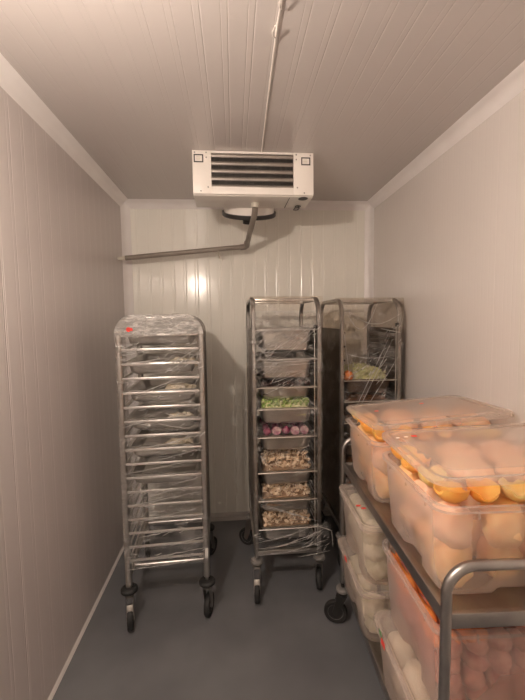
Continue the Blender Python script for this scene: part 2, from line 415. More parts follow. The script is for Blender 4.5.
# ------------------------------------------------------------------ castors
def castor(parent, x, y, ztop, head, tr_=.038, r=.0625, bump_mat='grey_rubber', brake=False, disc=.037, fork='steeld'):
    """swivel castor; head = heading of the trail in the thing's frame (degrees, 0 = +x)"""
    a = R(head); Mx = Matrix.Translation((x, y, 0)) @ Matrix.Rotation(a, 4, 'Z')
    ft = ztop-.03
    f = MB()
    def addm(b, q, mi=0): b.add([Mx @ Vector(v) for v in q.v], q.f, mi)
    q = MB()
    for s in (-1, 1):
        q.prism([(-.024, ft), (.030, ft), (tr_+.016, r+.004), (tr_+.008, r-.016), (tr_-.010, r-.014), (tr_-.020, r+.01)], 1, s*.0185-.0015, s*.0185+.0015)
    q.box((-.024, -.020, ft-.003), (.030, .020, ft+.003), .001)
    q.lathe([(.0005, ft), (.026, ft), (.028, ft+.008), (.016, ft+.014), (.0005, ft+.014)], n=18)
    q.lathe([(.0005, ft), (.010, ft), (.010, ztop+.03), (.0005, ztop+.03)], n=12)
    addm(f, q); cst = f.build('castor', fork, parent)
    q = MB(); q.lathe([(r*.66, -.010), (r*.93, -.015), (r, -.009), (r, .009), (r*.93, .015), (r*.66, .010), (r*.64, 0)][:-1], (tr_, 0, r), 'y', 28)
    q2 = MB(); addm(q2, q); q2.build('tyre', 'rubber', cst)
    q = MB(); q.lathe([(.0005, -.012), (.012, -.013), (.016, -.008), (r*.6, -.006), (r*.67, -.011), (r*.67, .011), (r*.6, .006), (.016, .008), (.012, .013), (.0005, .012)], (tr_, 0, r), 'y', 24)
    q2 = MB(); addm(q2, q); q2.build('wheel_hub', 'plastic_grey', cst)
    q = MB(); q.lathe([(.0005, ztop-.012), (disc*.7, ztop-.014), (disc, ztop-.006), (disc, ztop+.006), (disc*.8, ztop+.014), (.0005, ztop+.016)], n=24)
    q2 = MB(); addm(q2, q); q2.build('bumper_disc', bump_mat, cst)
    if brake:
        q = MB(); q.box((.028, -.017, 0), (.034, .017, .055), .003); q.box((.034, -.009, .028), (.037, .009, .034)); q.box((.034, -.010, .008), (.0355, .010, .024))
        q2 = MB(); tl = Matrix.Translation((tr_+.002, 0, r+.022)) @ Matrix.Rotation(R(-18), 4, 'Y')
        q2.add([Mx @ (tl @ Vector(v)) for v in q.v], q.f); q2.build('brake_pedal', 'zinc', cst)
    return cst

# ------------------------------------------------------------------ stretch film shells
def film_shell(hx, y0, y1, z0, z1, seed, top=False, depth=.012, front_only=False, wav=.012, rr=.03, bot=0.02):
    """wrapped film around a rack: perimeter loop x height, pulled in between the posts and wrinkled"""
    cy = (y0+y1)/2; hy = (y1-y0)/2
    per = []
    n1, n2 = 34, 30
    for i in range(n1): per.append((-hx+2*hx*i/n1, y0))
    for i in range(n2): per.append((hx, y0+(y1-y0)*i/n2))
    for i in range(n1): per.append((hx-2*hx*i/n1, y1))
    for i in range(n2): per.append((-hx, y1-(y1-y0)*i/n2))
    nz = max(6, int((z1-z0)/.014)); rings = []
    for j in range(nz+1):
        v = j/nz; ring = []
        for (x, y) in per:
            zz = z0+(z1-z0)*v
            if v < .12: zz += bot*noise.noise(Vector((x*5+seed, y*5, 0)))*(1-v/.12)
            ux = 1-(x/hx)**2; uy = 1-((y-cy)/hy)**2
            p = Vector((x*3, y*3, zz*9+x*2.2)) ; nn = noise.noise(p+Vector((seed*7.1, 0, 0)))
            n2_ = noise.noise(Vector((x*14, y*14, zz*26+x*12))+Vector((seed, 3, 1)))
            nx = ny = 0.
            if abs(y-y0) < 1e-6: ny = -1
            elif abs(y-y1) < 1e-6: ny = 1
            elif x > 0: nx = 1
            else: nx = -1
            k = ux if ny else uy
            dsp = (-depth*k + wav*nn*min(1, k*2+.1) + wav*.45*n2_*min(1, k*3))
            dsp = min(dsp, .006)
            ring.append((x+nx*dsp, y+ny*dsp, zz))
        rings.append(ring)
    return rings

# ------------------------------------------------------------------ gastronorm pans
def pan_mb(hx, hy, d, rim=.0):
    """stainless pan, rim top at z = 0"""
    prof = [(-.026, -.001, .030), (-.026, 0, .030)]
    b = MB()
    rings = []
    def ring(ins, z, r): return [(x, y, z) for x, y in rrect(hx-ins, hy-ins, r, 5)]
    rings.append(ring(0, -.004, .02)); rings.append(ring(0, 0, .02))
    rings.append(ring(.012, 0, .02)); rings.append(ring(.015, -.004, .025))
    rings.append(ring(.024, -d+.014, .035)); rings.append(ring(.036, -d+.001, .04))
    b.loft(rings, 0, cap=False); b.add(ring(.036, -d+.001, .04), [tuple(range(24))])
    o_ = [ring(0, -.004, .02), ring(.013, -.004, .025), ring(.022, -d+.013, .036), ring(.036, -d, .042)]
    b.loft(o_, 0, cap=False); b.add(o_[-1], [tuple(range(24))])
    return b

def place_pan(base, label, rack, x, y, z, group=None, mat='pan', proto={}):
    key = (base, mat)
    if key not in proto:
        o = pan_mb(*base).build('gastronorm_pan', mat); proto[key] = o
    else:
        o = proto[key].copy(); COL.objects.link(o)
    tag(o, label, 'pan', group)
    Mw = Matrix.Translation(rack.location) @ Matrix.Rotation(rack.rotation_euler.z, 4, 'Z')
    o.location = Mw @ Vector((x, y, z)); o.rotation_euler = (0, 0, rack.rotation_euler.z)
    return o

def blob(sub, r, sc, seed, amp=.15, fr=2.2):
    bm = bmesh.new(); bmesh.ops.create_icosphere(bm, subdivisions=sub, radius=1)
    for v in bm.verts:
        k = 1+amp*noise.noise(v.co*fr+Vector((seed*3.3, seed, 0)))
        v.co = Vector((v.co.x*sc[0]*r*k, v.co.y*sc[1]*r*k, v.co.z*sc[2]*r*k))
    return bm

def heap(name, label, cat, rack, x, y, z, hx, hy, h, mats, kind, n, seed, down=.05):
    """loose sliced or chopped food heaped in a pan"""
    rnd = random.Random(seed); b = MB()
    # body of the heap
    rings = []
    for j, (s, zz) in enumerate(((1., -down), (1., -.006), (.93, .35*h), (.75, .72*h), (.45, .93*h), (.1, h*.97))):
        ring = []
        for k, (u, v) in enumerate(rrect(hx*s, hy*s, .03, 5)):
            q = noise.noise(Vector((u*22, v*22, seed))); ring.append((u*(1+.04*q), v*(1+.03*q), zz+(.010*q if j > 1 else 0)))
        rings.append(ring)
    b.loft(rings, 1)
    for i in range(n):
        if rnd.random() < .75:      # most of it near the front, which is the side one sees
            u = rnd.uniform(-1, 1); v = -1+abs(rnd.gauss(0, .28))
        else: u = rnd.uniform(-1, 1); v = rnd.uniform(-1, 1)
        u = max(-.97, min(.97, u)); v = max(-.97, min(.97, v))
        e = max(abs(u), abs(v)); t = rnd.random()
        zz = h*(1-e**3) if e > .05 else h
        if e > .85: zz = h*t*.75*(1-e)*4 + t*h*.5
        c = Vector((u*hx*.97, v*hy*.985, zz+.004))
        rot = Matrix.Rotation(rnd.uniform(0, 6.28), 4, 'Z') @ Matrix.Rotation(rnd.uniform(-1.3, 1.3), 4, 'X') @ Matrix.Rotation(rnd.uniform(-1.2, 1.2), 4, 'Y')
        if kind == 'slice':
            r_ = rnd.uniform(.012, .019); k_ = 9; vs = []
            for s_ in (-1, 1):
                for q in range(k_):
                    a = 2*pi*q/k_; rr = r_*(1-.45*(sin(a) < -.5)); vs.append((rr*cos(a), rr*sin(a)*.8, s_*.002+.5*(rr*cos(a))**2/.02))
            fs = [tuple(range(k_)), tuple(range(2*k_-1, k_-1, -1))]+[(q, (q+1) % k_, (q+1) % k_+k_, q+k_) for q in range(k_)]
        else:
            bm = blob(1, rnd.uniform(.010, .017), (1, rnd.uniform(.6, 1), rnd.uniform(.45, .8)), rnd.random()*9, .5)
            bm.verts.index_update(); vs = [v_.co.copy() for v_ in bm.verts]; fs = [[v_.index for v_ in f_.verts] for f_ in bm.faces]; bm.free()
        mt = Matrix.Translation(c) @ rot
        b.add([mt @ Vector(q) for q in vs], fs, 0 if rnd.random() < .85 else 1)
    o = b.build(name, mats, angle=50)
    Mw = Matrix.Translation(rack.location) @ Matrix.Rotation(rack.rotation_euler.z, 4, 'Z')
    o.location = Mw @ Vector((x, y, z)); o.rotation_euler = (0, 0, rack.rotation_euler.z)
    tag(o, label, cat, kind='stuff'); return o

# ------------------------------------------------------------------ left rack: round-topped rack full of pans, fully wrapped
LR = empty('pan_rack', (-.385, 2.03, 0), R(3.2)); tag(LR, 'round-topped steel pan rack wrapped in film, by the left wall', 'rack')
LW, LD, LH = .209, .56, 1.682          # half width, depth, height
for k, yy in enumerate((0, LD)):
    r_ = .085; pts = [(-LW, yy, .235)] + [(-LW, yy, LH-r_)] + arc((-LW+r_, LH-r_), r_, 180, 90, 8, 'xz', yy)[1:] + arc((LW-r_, LH-r_), r_, 90, 0, 8, 'xz', yy) + [(LW, yy, .25)]
    m = MB(); m.tube(pts, .018, 12); m.build('hoop_frame', 'steel', LR)
for s in (-1, 1):
    m = MB(); m.tube([(s*LW, 0, .285), (s*LW, LD, .285)], .016, 10); m.build('base_tube', 'steel', LR)
    m = MB(); m.tube([(s*(LW-.004), 0, 1.2), (s*(LW-.004), LD, 1.2)], .007, 8); m.build('side_tube', 'steel', LR)
for yy in (0.10, LD): 
    m = MB(); m.tube([(-LW, yy, .285), (LW, yy, .285)], .013, 10); m.build('base_tube', 'steel', LR)
m = MB(); m.box((-LW+.03, .0, LH-.008), (LW-.03, LD, LH+.002), .003); m.build('top_panel', 'steel', LR)
LZ = [.385+(1.595-.385)*i/16 for i in range(17)]
for z in LZ:
    m = MB(); m.tube([(-LW+.012, LD-.02, z), (-LW+.012, -.008, z), (-LW+.02, -.012, z), (LW-.02, -.012, z), (LW-.012, -.008, z), (LW-.012, LD-.02, z)], .006, 6, flat=(1, 1.25)); m.build('runner', 'wire', LR)
for s, hd, br, tl_ in ((-1, -80, True, .014), (1, 75, False, .026)):
    castor(LR, s*LW, 0, .215, hd, tr_=tl_, bump_mat='rubber', brake=br, disc=.045)
for s, hd in ((-1, 100), (1, 60)):
    castor(LR, s*LW, LD, .215, hd, bump_mat='rubber', disc=.045)
# film on the rack
rings = film_shell(LW+.013, -.030, LD+.012, .335, LH-.085, 3, depth=.010, wav=.010)
m = MB(); m.loft(rings, 0, cap=False)
# closing over the hoops: rounded top following the frame, more layers of film
ra = .098; WX = LW+.014; ZT = LH+.018
arch = [(-WX, ZT-ra-.002)] + [(q[0], q[2]) for q in arc((-WX+ra, ZT-ra), ra, 180, 90, 12)] + [(-WX+ra+(2*WX-2*ra)*i/14, ZT) for i in range(1, 14)] + [(q[0], q[2]) for q in arc((WX-ra, ZT-ra), ra, 90, 0, 12)] + [(WX, ZT-ra-.002)]
ny_ = 20; vs = []; nA = len(arch)
for i, (x, z) in enumerate(arch):
    for j in range(ny_+1):
        y = -.030+(LD+.042)*j/ny_; e = noise.noise(Vector((x*16, y*12, 4)))
        vs.append((x, y, z+.005*e*sin(pi*i/(nA-1))-.004*sin(pi*j/ny_)))
m.add(vs, [(i*(ny_+1)+j, (i+1)*(ny_+1)+j, (i+1)*(ny_+1)+j+1, i*(ny_+1)+j+1) for i in range(nA-1) for j in range(ny_)], 1)
for y, off in ((-.030, 0), (LD+.012, 1)):
    vs = []; rows = 9
    for i, (x, zc) in enumerate(arch):
        for j in range(rows+1):
            z0_ = ZT-ra-.004; z = z0_+(zc-z0_)*j/rows
            vs.append((x, y+.010*noise.noise(Vector((x*22, z*40, off)))*(1 if 0 < j < rows else 0), z))
    m.add(vs, [(i*(rows+1)+j, (i+1)*(rows+1)+j, (i+1)*(rows+1)+j+1, i*(rows+1)+j+1) for i in range(nA-1) for j in range(rows)], 1)
rnd = random.Random(5)
for (x0, z0, x1, z1) in ((.02, 1.395, .20, 1.50), (.05, 1.44, .21, 1.535), (-.19, 1.49, -.05, 1.52), (-.20, 1.445, .08, 1.48), (-.1, 1.30, .1, 1.37), (-.2, 1.12, -.02, 1.165), (-.02, 1.13, .12, 1.10), (-.12, .735, .19, .80), (-.17, .70, .15, .745),
                         (.04, .80, .20, .835), (-.05, .93, .2, .99), (.0, 1.02, .21, 1.065), (-.19, .60, .17, .66), (-.15, .52, .0, .54), (-.16, .395, .21, .435), (-.21, .345, .2, .372), (-.2, 1.0, .1, 1.03), (-.2, .87, .15, .925), (.02, .46, .2, .50)):
    n = 16; pts = []
    for i in range(n+1):
        q = i/n; x = x0+(x1-x0)*q; z = z0+(z1-z0)*q; 
        pts.append((x, -.031-.003*sin(q*pi)-.003*rnd.random(), z+.004*noise.noise(Vector((x*30, z*9, 1)))))
    m.tube(pts, [.0008+.0024*sin(pi*i/n)*rnd.uniform(.3, 1.2) for i in range(n+1)], 5, mi=2)
def sparkle(m, boxes, y0, mi, rnd):
    """short whitened ridges put in as glints on the film, lying along the pull of the wrap"""
    for (x0, z0, x1, z1, n_, ang) in boxes:
        for _ in range(n_):
            x = rnd.uniform(x0, x1); z = rnd.uniform(z0, z1); L = rnd.uniform(.012, .05); a = R(ang+rnd.gauss(0, 14)); w_ = rnd.uniform(.0010, .0030)
            m.tube([(x+L*(q-.5)*cos(a), y0-.001*rnd.random(), z+L*(q-.5)*sin(a)+.002*rnd.uniform(-1, 1)) for q in (0, .25, .5, .75, 1)], [.0004, w_*.7, w_, w_*.8, .0004], 4, mi=mi)
sparkle(m, ((.02, 1.40, .21, 1.56, 34, 28), (-.2, 1.50, -.08, 1.56, 10, 20), (-.2, 1.60, .2, 1.67, 30, 5), (.02, .88, .21, 1.18, 36, 20), (-.2, .68, .2, .78, 34, 12), (-.2, .36, .2, .44, 14, 8), (-.1, .52, .1, .56, 8, 5), (-.2, 1.18, .2, 1.4, 14, 25)), -.034, 2, rnd)
m.build('stretch_film', ['film', 'filmd', 'crease_glint'], LR, angle=70)
m = MB(); m.lathe([(.0005, -.001), (.012, -.001), (.012, .001), (.0005, .001)], (-.150, -.040, 1.625), 'y', 12)
m.box((-.158, -.041, 1.618), (-.130, -.039, 1.632), 0); m.build('red_sticker', 'red', LR, smooth=False)
m = MB(); m.box((LW-.006, -.034, .375), (LW+.010, -.032, .43)); m.build('paper_label', 'label', LR, smooth=False)
# pans on alternate runners, some with pale food in them
ords = ['topmost', 'second', 'third', 'fourth', 'fifth', 'sixth', 'seventh', 'eighth', 'ninth']
lv = [16, 14, 12, 10, 8, 6]
for i, k in enumerate(lv):
    place_pan((.188, .265, .068), '%s steel pan from the top in the film-wrapped round-topped rack' % ords[i].replace('topmost', 'first'), LR, 0, .272, LZ[k]+.011, 'pans in the round-topped rack')
for nme, k, dx, yy, r_ in (('a', 14, .09, .06, .044), ('b', 12, .07, .06, .048), ('c', 10, .06, .06, .040), ('d', 8, .05, .06, .042)):
    m = MB(); m.bm(blob(3, r_, (1.3, 1.1, .8), k, .4, 3)); m.bm(blob(3, r_*.8, (1.3, 1.1, .8), k+4, .4, 3), 0, Matrix.Translation((.05, .05, -.004)))
    o = m.build('cauliflower_piece', 'cauli')
    Mw = Matrix.Translation(LR.location) @ Matrix.Rotation(LR.rotation_euler.z, 4, 'Z'); o.location = Mw @ Vector((dx, yy+.03, LZ[k]-.048+r_*.8))
    tag(o, 'pale lump of cut vegetable in the %s pan of the round-topped rack' % ords[lv.index(k)], 'vegetable')

# ------------------------------------------------------------------ the two arched-side racks
def arch_rack(loc, rz, label, name='tray_rack', heads=((-80, -60), (120, 80))):
    t = empty(name, loc, rz); tag(t, label, 'rack')
    hw, D, Hh, r_ = .190, .53, 1.785, .10
    for s in (-1, 1):
        pts = [(s*hw, 0, .25), (s*hw, 0, Hh-r_)] + arc((r_, Hh-r_), r_, 180, 90, 8, 'yz', s*hw)[1:] + arc((D-r_, Hh-r_), r_, 90, 0, 8, 'yz', s*hw) + [(s*hw, D, Hh-r_-.02), (s*hw, D, .25)]
        # flat oval section: wide in depth, thin in width
        m = MB(); rings = []
        for i, p in enumerate(pts):
            a = Vector(pts[max(i-1, 0)]); c = Vector(pts[min(i+1, len(pts)-1)]); tt = (c-a).normalized()
            nrm = Vector((0, -tt.z, tt.y))
            rings.append([Vector(p)+Vector((1, 0, 0))*.0125*cx_+nrm*.0125*cy_ for cx_, cy_ in ((-1, -.6), (-.6, -1), (.6, -1), (1, -.6), (1, .6), (.6, 1), (-.6, 1), (-1, .6))])
        m.loft(rings); m.build('side_frame', 'steeld', t)
    for yy, zz, nm in ((.10, Hh-.002, 'top_bar'), (D-.10, Hh-.002, 'top_bar')):
        m = MB(); m.box((-hw, yy-.016, zz-.012), (hw, yy+.016, zz+.008), .003); m.build(nm, 'steel', t)
    for yy in (0., D):
        m = MB(); m.box((-hw, yy-.012, .262), (hw, yy+.012, .292), .003); m.build('base_bar', 'steel', t)
    for s in (-1, 1):
        m = MB(); m.box((s*hw-.012, 0, .262), (s*hw+.012, D, .292), .003); m.build('base_bar', 'steel', t)
    for hd, s, yy, br in ((heads[0][0], -1, 0, 1), (heads[0][1], 1, 0, 0), (heads[1][0], -1, D, 0), (heads[1][1], 1, D, 0)):
        castor(t, s*hw, yy, .225, hd, brake=bool(br))
    for s in (-1, 1):
        m = MB(); m.box((s*hw-.0015, .012, .30), (s*hw+.0015, D-.012, 1.60))
        for q in range(30):
            zz = .33+.0425*q; m.prism([(s*(hw-.001), zz), (s*(hw-.001), zz+.010), (s*(hw-.009), zz+.005)], 1, .02, D-.02)
        m.build('side_panel', 'panel_shaded', t)
    # latch rod
    m = MB(); m.tube([(hw-.030, -.022, 1.62), (hw-.030, -.022, .37)], .0028, 6); m.build('latch_rod', 'wire', t)
    m = MB(); m.box((hw-.034, -.028, 1.61), (hw-.012, -.010, 1.632), .003); m.build('latch', 'black', t)
    return t

MR = arch_rack((.300, 2.185, 0), R(1.0), 'middle steel tray rack holding pans of mushrooms, onions and greens', heads=((-95, 80), (150, 60)))
RR = arch_rack((.876, 2.40, 0), R(1.0), 'dark film-wrapped tray rack in the corner behind the crate trolley', heads=((-70, -110), (120, 60)))

def rails(t, zs, hw=.190, D=.53, mat='wire'):
    for z in zs:
        for s in (-1, 1):
            m = MB(); x = s*(hw-.012); m.prism([(x, z+.012), (x-s*.001, z), (x-s*.020, z), (x-s*.020, z-.002), (x, z-.002)], 1, .0, D); m.build('runner', 'steeld', t)
        m = MB(); m.tube([(-hw+.014, -.014, z+.003), (hw-.014, -.014, z+.003)], .0036, 6); m.build('stop_bar', mat, t)
MZ = [1.602, 1.432, 1.268, 1.142, .975, .764, .594, .420]
rails(MR, MZ)
names = ['empty-looking steel pan under crumpled film', 'steel pan with a beige rim', 'steel pan of dark berries', 'steel pan of chopped greens', 'steel pan of red onions', 'steel pan of sliced mushrooms under the onions',
         'steel pan of sliced mushrooms, middle of three', 'steel pan of sliced mushrooms lowest in the middle rack']
dep = [.135, .125, .075, .100, .095, .095, .095, .095]
for i, z in enumerate(MZ):
    place_pan((.163, .26, dep[i]), names[i]+(' in the middle rack' if i < 7 else ''), MR, 0, .262, z+.008, 'pans in the middle rack')
heap('dark_berries', 'heap of small dark round berries in a middle rack pan', 'food', MR, 0, .262, MZ[2]+.006, .142, .24, .022, ['darkveg', 'darkveg'], 'chunk', 90, 1)
heap('chopped_greens', 'heap of chopped bright green leaves and stalks in middle rack', 'vegetable', MR, 0, .262, MZ[3]+.006, .142, .24, .052, ['green', 'palegreen'], 'chunk', 190, 2)
for i, (k, hh, lab) in enumerate(((5, .105, 'uppermost heap of pale sliced mushrooms in the middle rack'), (6, .085, 'second heap of sliced mushrooms in the middle rack'), (7, .085, 'lowest heap of sliced mushrooms in the middle rack, behind film'))):
    heap('sliced_mushrooms', lab, 'mushrooms', MR, 0, .262, MZ[k]+.006, .142, .24, hh, ['mush', 'mushd'], 'slice', 430, 11+i)
# red onions, whole and cut
Mw = Matrix.Translation(MR.location) @ Matrix.Rotation(MR.rotation_euler.z, 4, 'Z')
on0 = None
rnd = random.Random(3); ci = 0
for iy in range(4):
    for ix in range(5):
        cut = (iy == 0 and ix in (1, 4, 3)) or (iy == 1 and ix == 2)
        m = MB(); r_ = .027
        if cut:
            prof = [(.0005, -r_)] + [(r_*cos(R(a)), r_*sin(R(a))) for a in (-65, -45, -25, 0)]; m.lathe(prof+[(.0005, 0)], n=18)
            o = m.build('onion_half', 'onion'); q = MB()
            for k in range(4): q.lathe([(.004+k*.006, .0005), (.0075+k*.006, .0012), (.0075+k*.006, .0002)], n=18)
            q.lathe([(.0005, .0003), (r_*.93, .0003), (r_*.93, -.0002), (.0005, -.0002)], n=18); q.build('cut_face', 'onionc', o)
            o.rotation_euler = (R(60), R(rnd.uniform(-30, 30)), 0)
            tag(o, 'halved red onion showing its pale cut face, in middle rack pan', 'onion', 'cut red onions in the middle rack')
        else:
            prof = [(.0005, -r_*.95)] + [(r_*cos(R(a)), r_*.92*sin(R(a))) for a in (-60, -35, -10, 15, 40, 62)]+[(r_*.25, r_*.95), (.003, r_*1.15), (.0005, r_*1.15)]; m.lathe(prof, n=16)
            o = m.build('red_onion', 'onion'); o.rotation_euler = (rnd.uniform(0, 3), rnd.uniform(0, 3), 0)
            tag(o, 'whole purple-skinned red onion in a pan of the middle rack', 'onion', 'whole red onions in the middle rack')
        o.location = Mw @ Vector((-.112+.056*ix, .05+.085*iy, MZ[4]+.022+.006*rnd.random()))

def film_patch(m, quadf, nu, nv, mi, seed, wav=.006):
    vs = []
    for i in range(nu+1):
        for j in range(nv+1):
            p = Vector(quadf(i/nu, j/nv)); e = min(i, nu-i, 1)*min(j, nv-j, 1)
            p.y += wav*noise.noise(Vector((p.x*16+seed, p.z*30+p.x*14, 0)))*e; vs.append(p)
    m.add(vs, [(i*(nv+1)+j, (i+1)*(nv+1)+j, (i+1)*(nv+1)+j+1, i*(nv+1)+j+1) for i in range(nu) for j in range(nv)], mi)
def creases(m, L, y0, mi, rnd, w=.0016):
    for (x0, z0, x1, z1, *sg) in L:
        n = 18; pts = []; sag = sg[0] if sg else 0.
        for i in range(n+1):
            q = i/n; x = x0+(x1-x0)*q; z = z0+(z1-z0)*q-sag*sin(pi*q)
            pts.append((x, y0-.003*sin(q*pi)-.002*rnd.random(), z+.003*noise.noise(Vector((x*30, z*9, 1)))))
        m.tube(pts, [.0006+1.4*w*sin(pi*i/n)*rnd.uniform(.2, 1.3) for i in range(n+1)], 5, mi=mi)
# middle rack film: upper wrap, and a loose bunched sheet at the foot
m = MB(); m.loft(film_shell(.207, -.030, .545, 1.36, 1.715, 8, depth=.006, wav=.008), 0, cap=False)
m.loft(film_shell(.207, -.030, .545, .47, 1.36, 9, depth=.006, wav=.006), 3, cap=False)
film_patch(m, lambda u, v: (-.207+.414*u, -.028+.57*v, 1.797), 12, 12, 3, 1)
film_patch(m, lambda u, v: (-.207+.414*u, -.028, 1.715+.078*v), 14, 5, 3, 2)
rnd = random.Random(9)
creases(m, [(-.19, 1.60, .13, 1.605), (-.18, 1.43, .10, 1.60), (-.17, 1.40, .0, 1.56), (-.18, 1.42, .16, 1.43), (-.19, 1.395, .17, 1.415), (-.1, 1.30, .1, 1.37), (.05, 1.50, .16, 1.605), (-.02, 1.45, .14, 1.59), (-.19, 1.38, -.12, 1.56), (-.19, 1.54, -.09, 1.43), (-.13, 1.24, .0, 1.30),
            (-.17, .585, .18, .47), (-.18, .60, .1, .50)], -.034, 2, rnd)
# bunched sheet at the foot, bulging to the right
vs = []; nu, nv = 30, 16
for i in range(nu+1):
    u = i/nu
    for j in range(nv+1):
        v = j/nv; x = -.20+.46*u; zt_ = .385+.085*u; zb_ = .285-.02*u
        z = zb_+(zt_-zb_)*v
        bul = max(0, (u-.55)/.45); y = -.036-.055*bul*sin(pi*v)-.006*noise.noise(Vector((x*20, z*45+x*26, 4)))
        if u > .93: y += .06*(u-.93)/.07
        vs.append((x, y, z))
m.add(vs, [(i*(nv+1)+j, (i+1)*(nv+1)+j, (i+1)*(nv+1)+j+1, i*(nv+1)+j+1) for i in range(nu) for j in range(nv)], 0)
creases(m, [(-.20, .375, .16, .465, .012), (-.15, .33, .22, .44, .01), (-.05, .30, .23, .37), (-.2, .34, .1, .38, .01), (.05, .275, .24, .30), (.16, .46, .255, .42), (.25, .42, .258, .32), (.08, .31, .2, .42), (-.19, .30, .12, .315)], -.062, 2, rnd, .002)
sparkle(m, ((-.2, 1.36, -.06, 1.50, 46, 35), (-.18, 1.50, .14, 1.61, 40, 32), (.08, 1.56, .19, 1.63, 14, 40), (-.1, 1.28, .05, 1.36, 12, 30), (-.2, .36, .15, .46, 16, 20), (.1, .28, .24, .42, 22, 30)), -.037, 2, rnd)
m.build('stretch_film', ['film', 'filmd', 'crease_glint', 'filmr'], MR, angle=70)

# right rack
RZ = [1.262, 1.125, .985, .845, .705, .565, .425]
rails(RR, RZ)
rn = ['topmost', 'second', 'third', 'fourth', 'fifth', 'sixth', 'lowest']
for i, z in enumerate(RZ):
    place_pan((.163, .26, .10), '%s shade-darkened steel pan in the film-wrapped corner rack' % rn[i], RR, 0, .262, z+.008, 'pans in the corner rack', mat='pan_shaded')
    if i: heap('brown_food', 'dark brown food filling the %s pan of the corner rack' % rn[i], 'food', RR, 0, .262, z+.006, .142, .24, .03, ['brown', 'brown'], 'chunk', 60, 30+i)
heap('cabbage_wedges', 'pale green cabbage wedges in the topmost corner rack pan', 'vegetable', RR, .02, .262, RZ[0]+.006, .115, .22, .07, ['palegreen', 'palegreen'], 'chunk', 120, 50)
m = MB(); m.bm(blob(3, .033, (1, 1, 1.0), 2, .2)); o = m.build('orange_vegetable', 'carrot'); Mw = Matrix.Translation(RR.location)
o.location = Mw @ Vector((-.135, .04, RZ[0]+.030)); tag(o, 'orange cut vegetable beside the cabbage in the corner rack', 'vegetable')
for k in range(4):
    m = MB(); m.lathe([(.0005, -.004), (.006, -.003), (.006, .001), (.0005, .001)], (-.176, -.013, 1.575-.088*k), 'y', 10); m.build('rivet', 'black', RR)
m = MB(); m.loft(film_shell(.207, -.030, .545, .33, 1.715, 21, depth=.008, wav=.010), 0, cap=False)
film_patch(m, lambda u, v: (-.207+.414*u, -.028+.57*v, 1.797), 12, 12, 0, 1)
film_patch(m, lambda u, v: (-.207+.414*u, -.028, 1.715+.078*v), 14, 5, 0, 2)
for s in (-1, 1):
    vs = [(s*.206, -.028+.57*i/12, 1.715+.078*j/4) for i in range(13) for j in range(5)]
    m.add(vs, [(i*5+j, (i+1)*5+j, (i+1)*5+j+1, i*5+j+1) for i in range(12) for j in range(4)], 0)
creases(m, [(-.12, 1.07, .11, 1.55), (-.09, 1.08, .13, 1.53), (-.04, 1.09, .17, 1.42), (-.19, 1.74, .19, 1.70, .09), (-.17, 1.70, .03, 1.76, .13), (.05, 1.60, .19, 1.57), (-.16, 1.29, -.02, 1.38), (-.19, 1.60, -.15, 1.30), (.02, 1.31, .10, 1.42), (-.19, 1.45, .1, 1.42, .02)], -.036, 1, rnd, .0018)
sparkle(m, ((-.15, 1.28, .0, 1.40, 34, 50), (-.05, 1.25, .1, 1.5, 24, 52), (.08, 1.48, .2, 1.62, 12, 40), (-.19, 1.62, -.1, 1.74, 10, 70)), -.038, 1, rnd)
m.build('stretch_film', ['filmr', 'crease_glint'], RR, angle=70)

# ------------------------------------------------------------------ trolley with crates
TX0, TX1, TY0, TY1 = .527, 1.060, .885, 1.940
pre_trolley = set(bpy.data.objects)
tr = empty('shelf_trolley', (TX0, TY0, 0)); tag(tr, 'two-shelf steel trolley with tubular ends along the right wall', 'trolley')
TW, TL = TX1-TX0, TY1-TY0
for yy, HZ in ((0, 1.035), (TL, 1.035)):
    r_ = .072; pts = [(0, yy, .235), (0, yy, HZ-r_)]+arc((r_, HZ-r_), r_, 180, 90, 10, 'xz', yy)[1:]+arc((TW-r_, HZ-r_), r_, 90, 0, 10, 'xz', yy)+[(TW, yy, .235)]
    m = MB(); m.tube(pts, .0135, 16); m.build('end_frame', 'steeld', tr)
for z in (.900, .275):
    m = MB(); a = .012
    m.box((a, 0.014, z-.004), (TW-a, TL-.014, z))
    for q0, q1 in (((a-.012, .014, z-.036), (a+.010, TL-.014, z+.006)), ((TW-a-.010, .014, z-.036), (TW-a+.012, TL-.014, z+.006)), ((a, .0, z-.036), (TW-a, .020, z+.006)), ((a, TL-.020, z-.036), (TW-a, TL, z+.006))):
        m.box(q0, q1, .003)
    m.build('shelf', 'steeld', tr)
for x, y, hd in ((0, 0, -60), (TW, 0, -90), (0, TL, 165), (TW, TL, 120)):
    castor(tr, x, y, .195, hd, bump_mat='grey_rubber', disc=.036, fork='black')

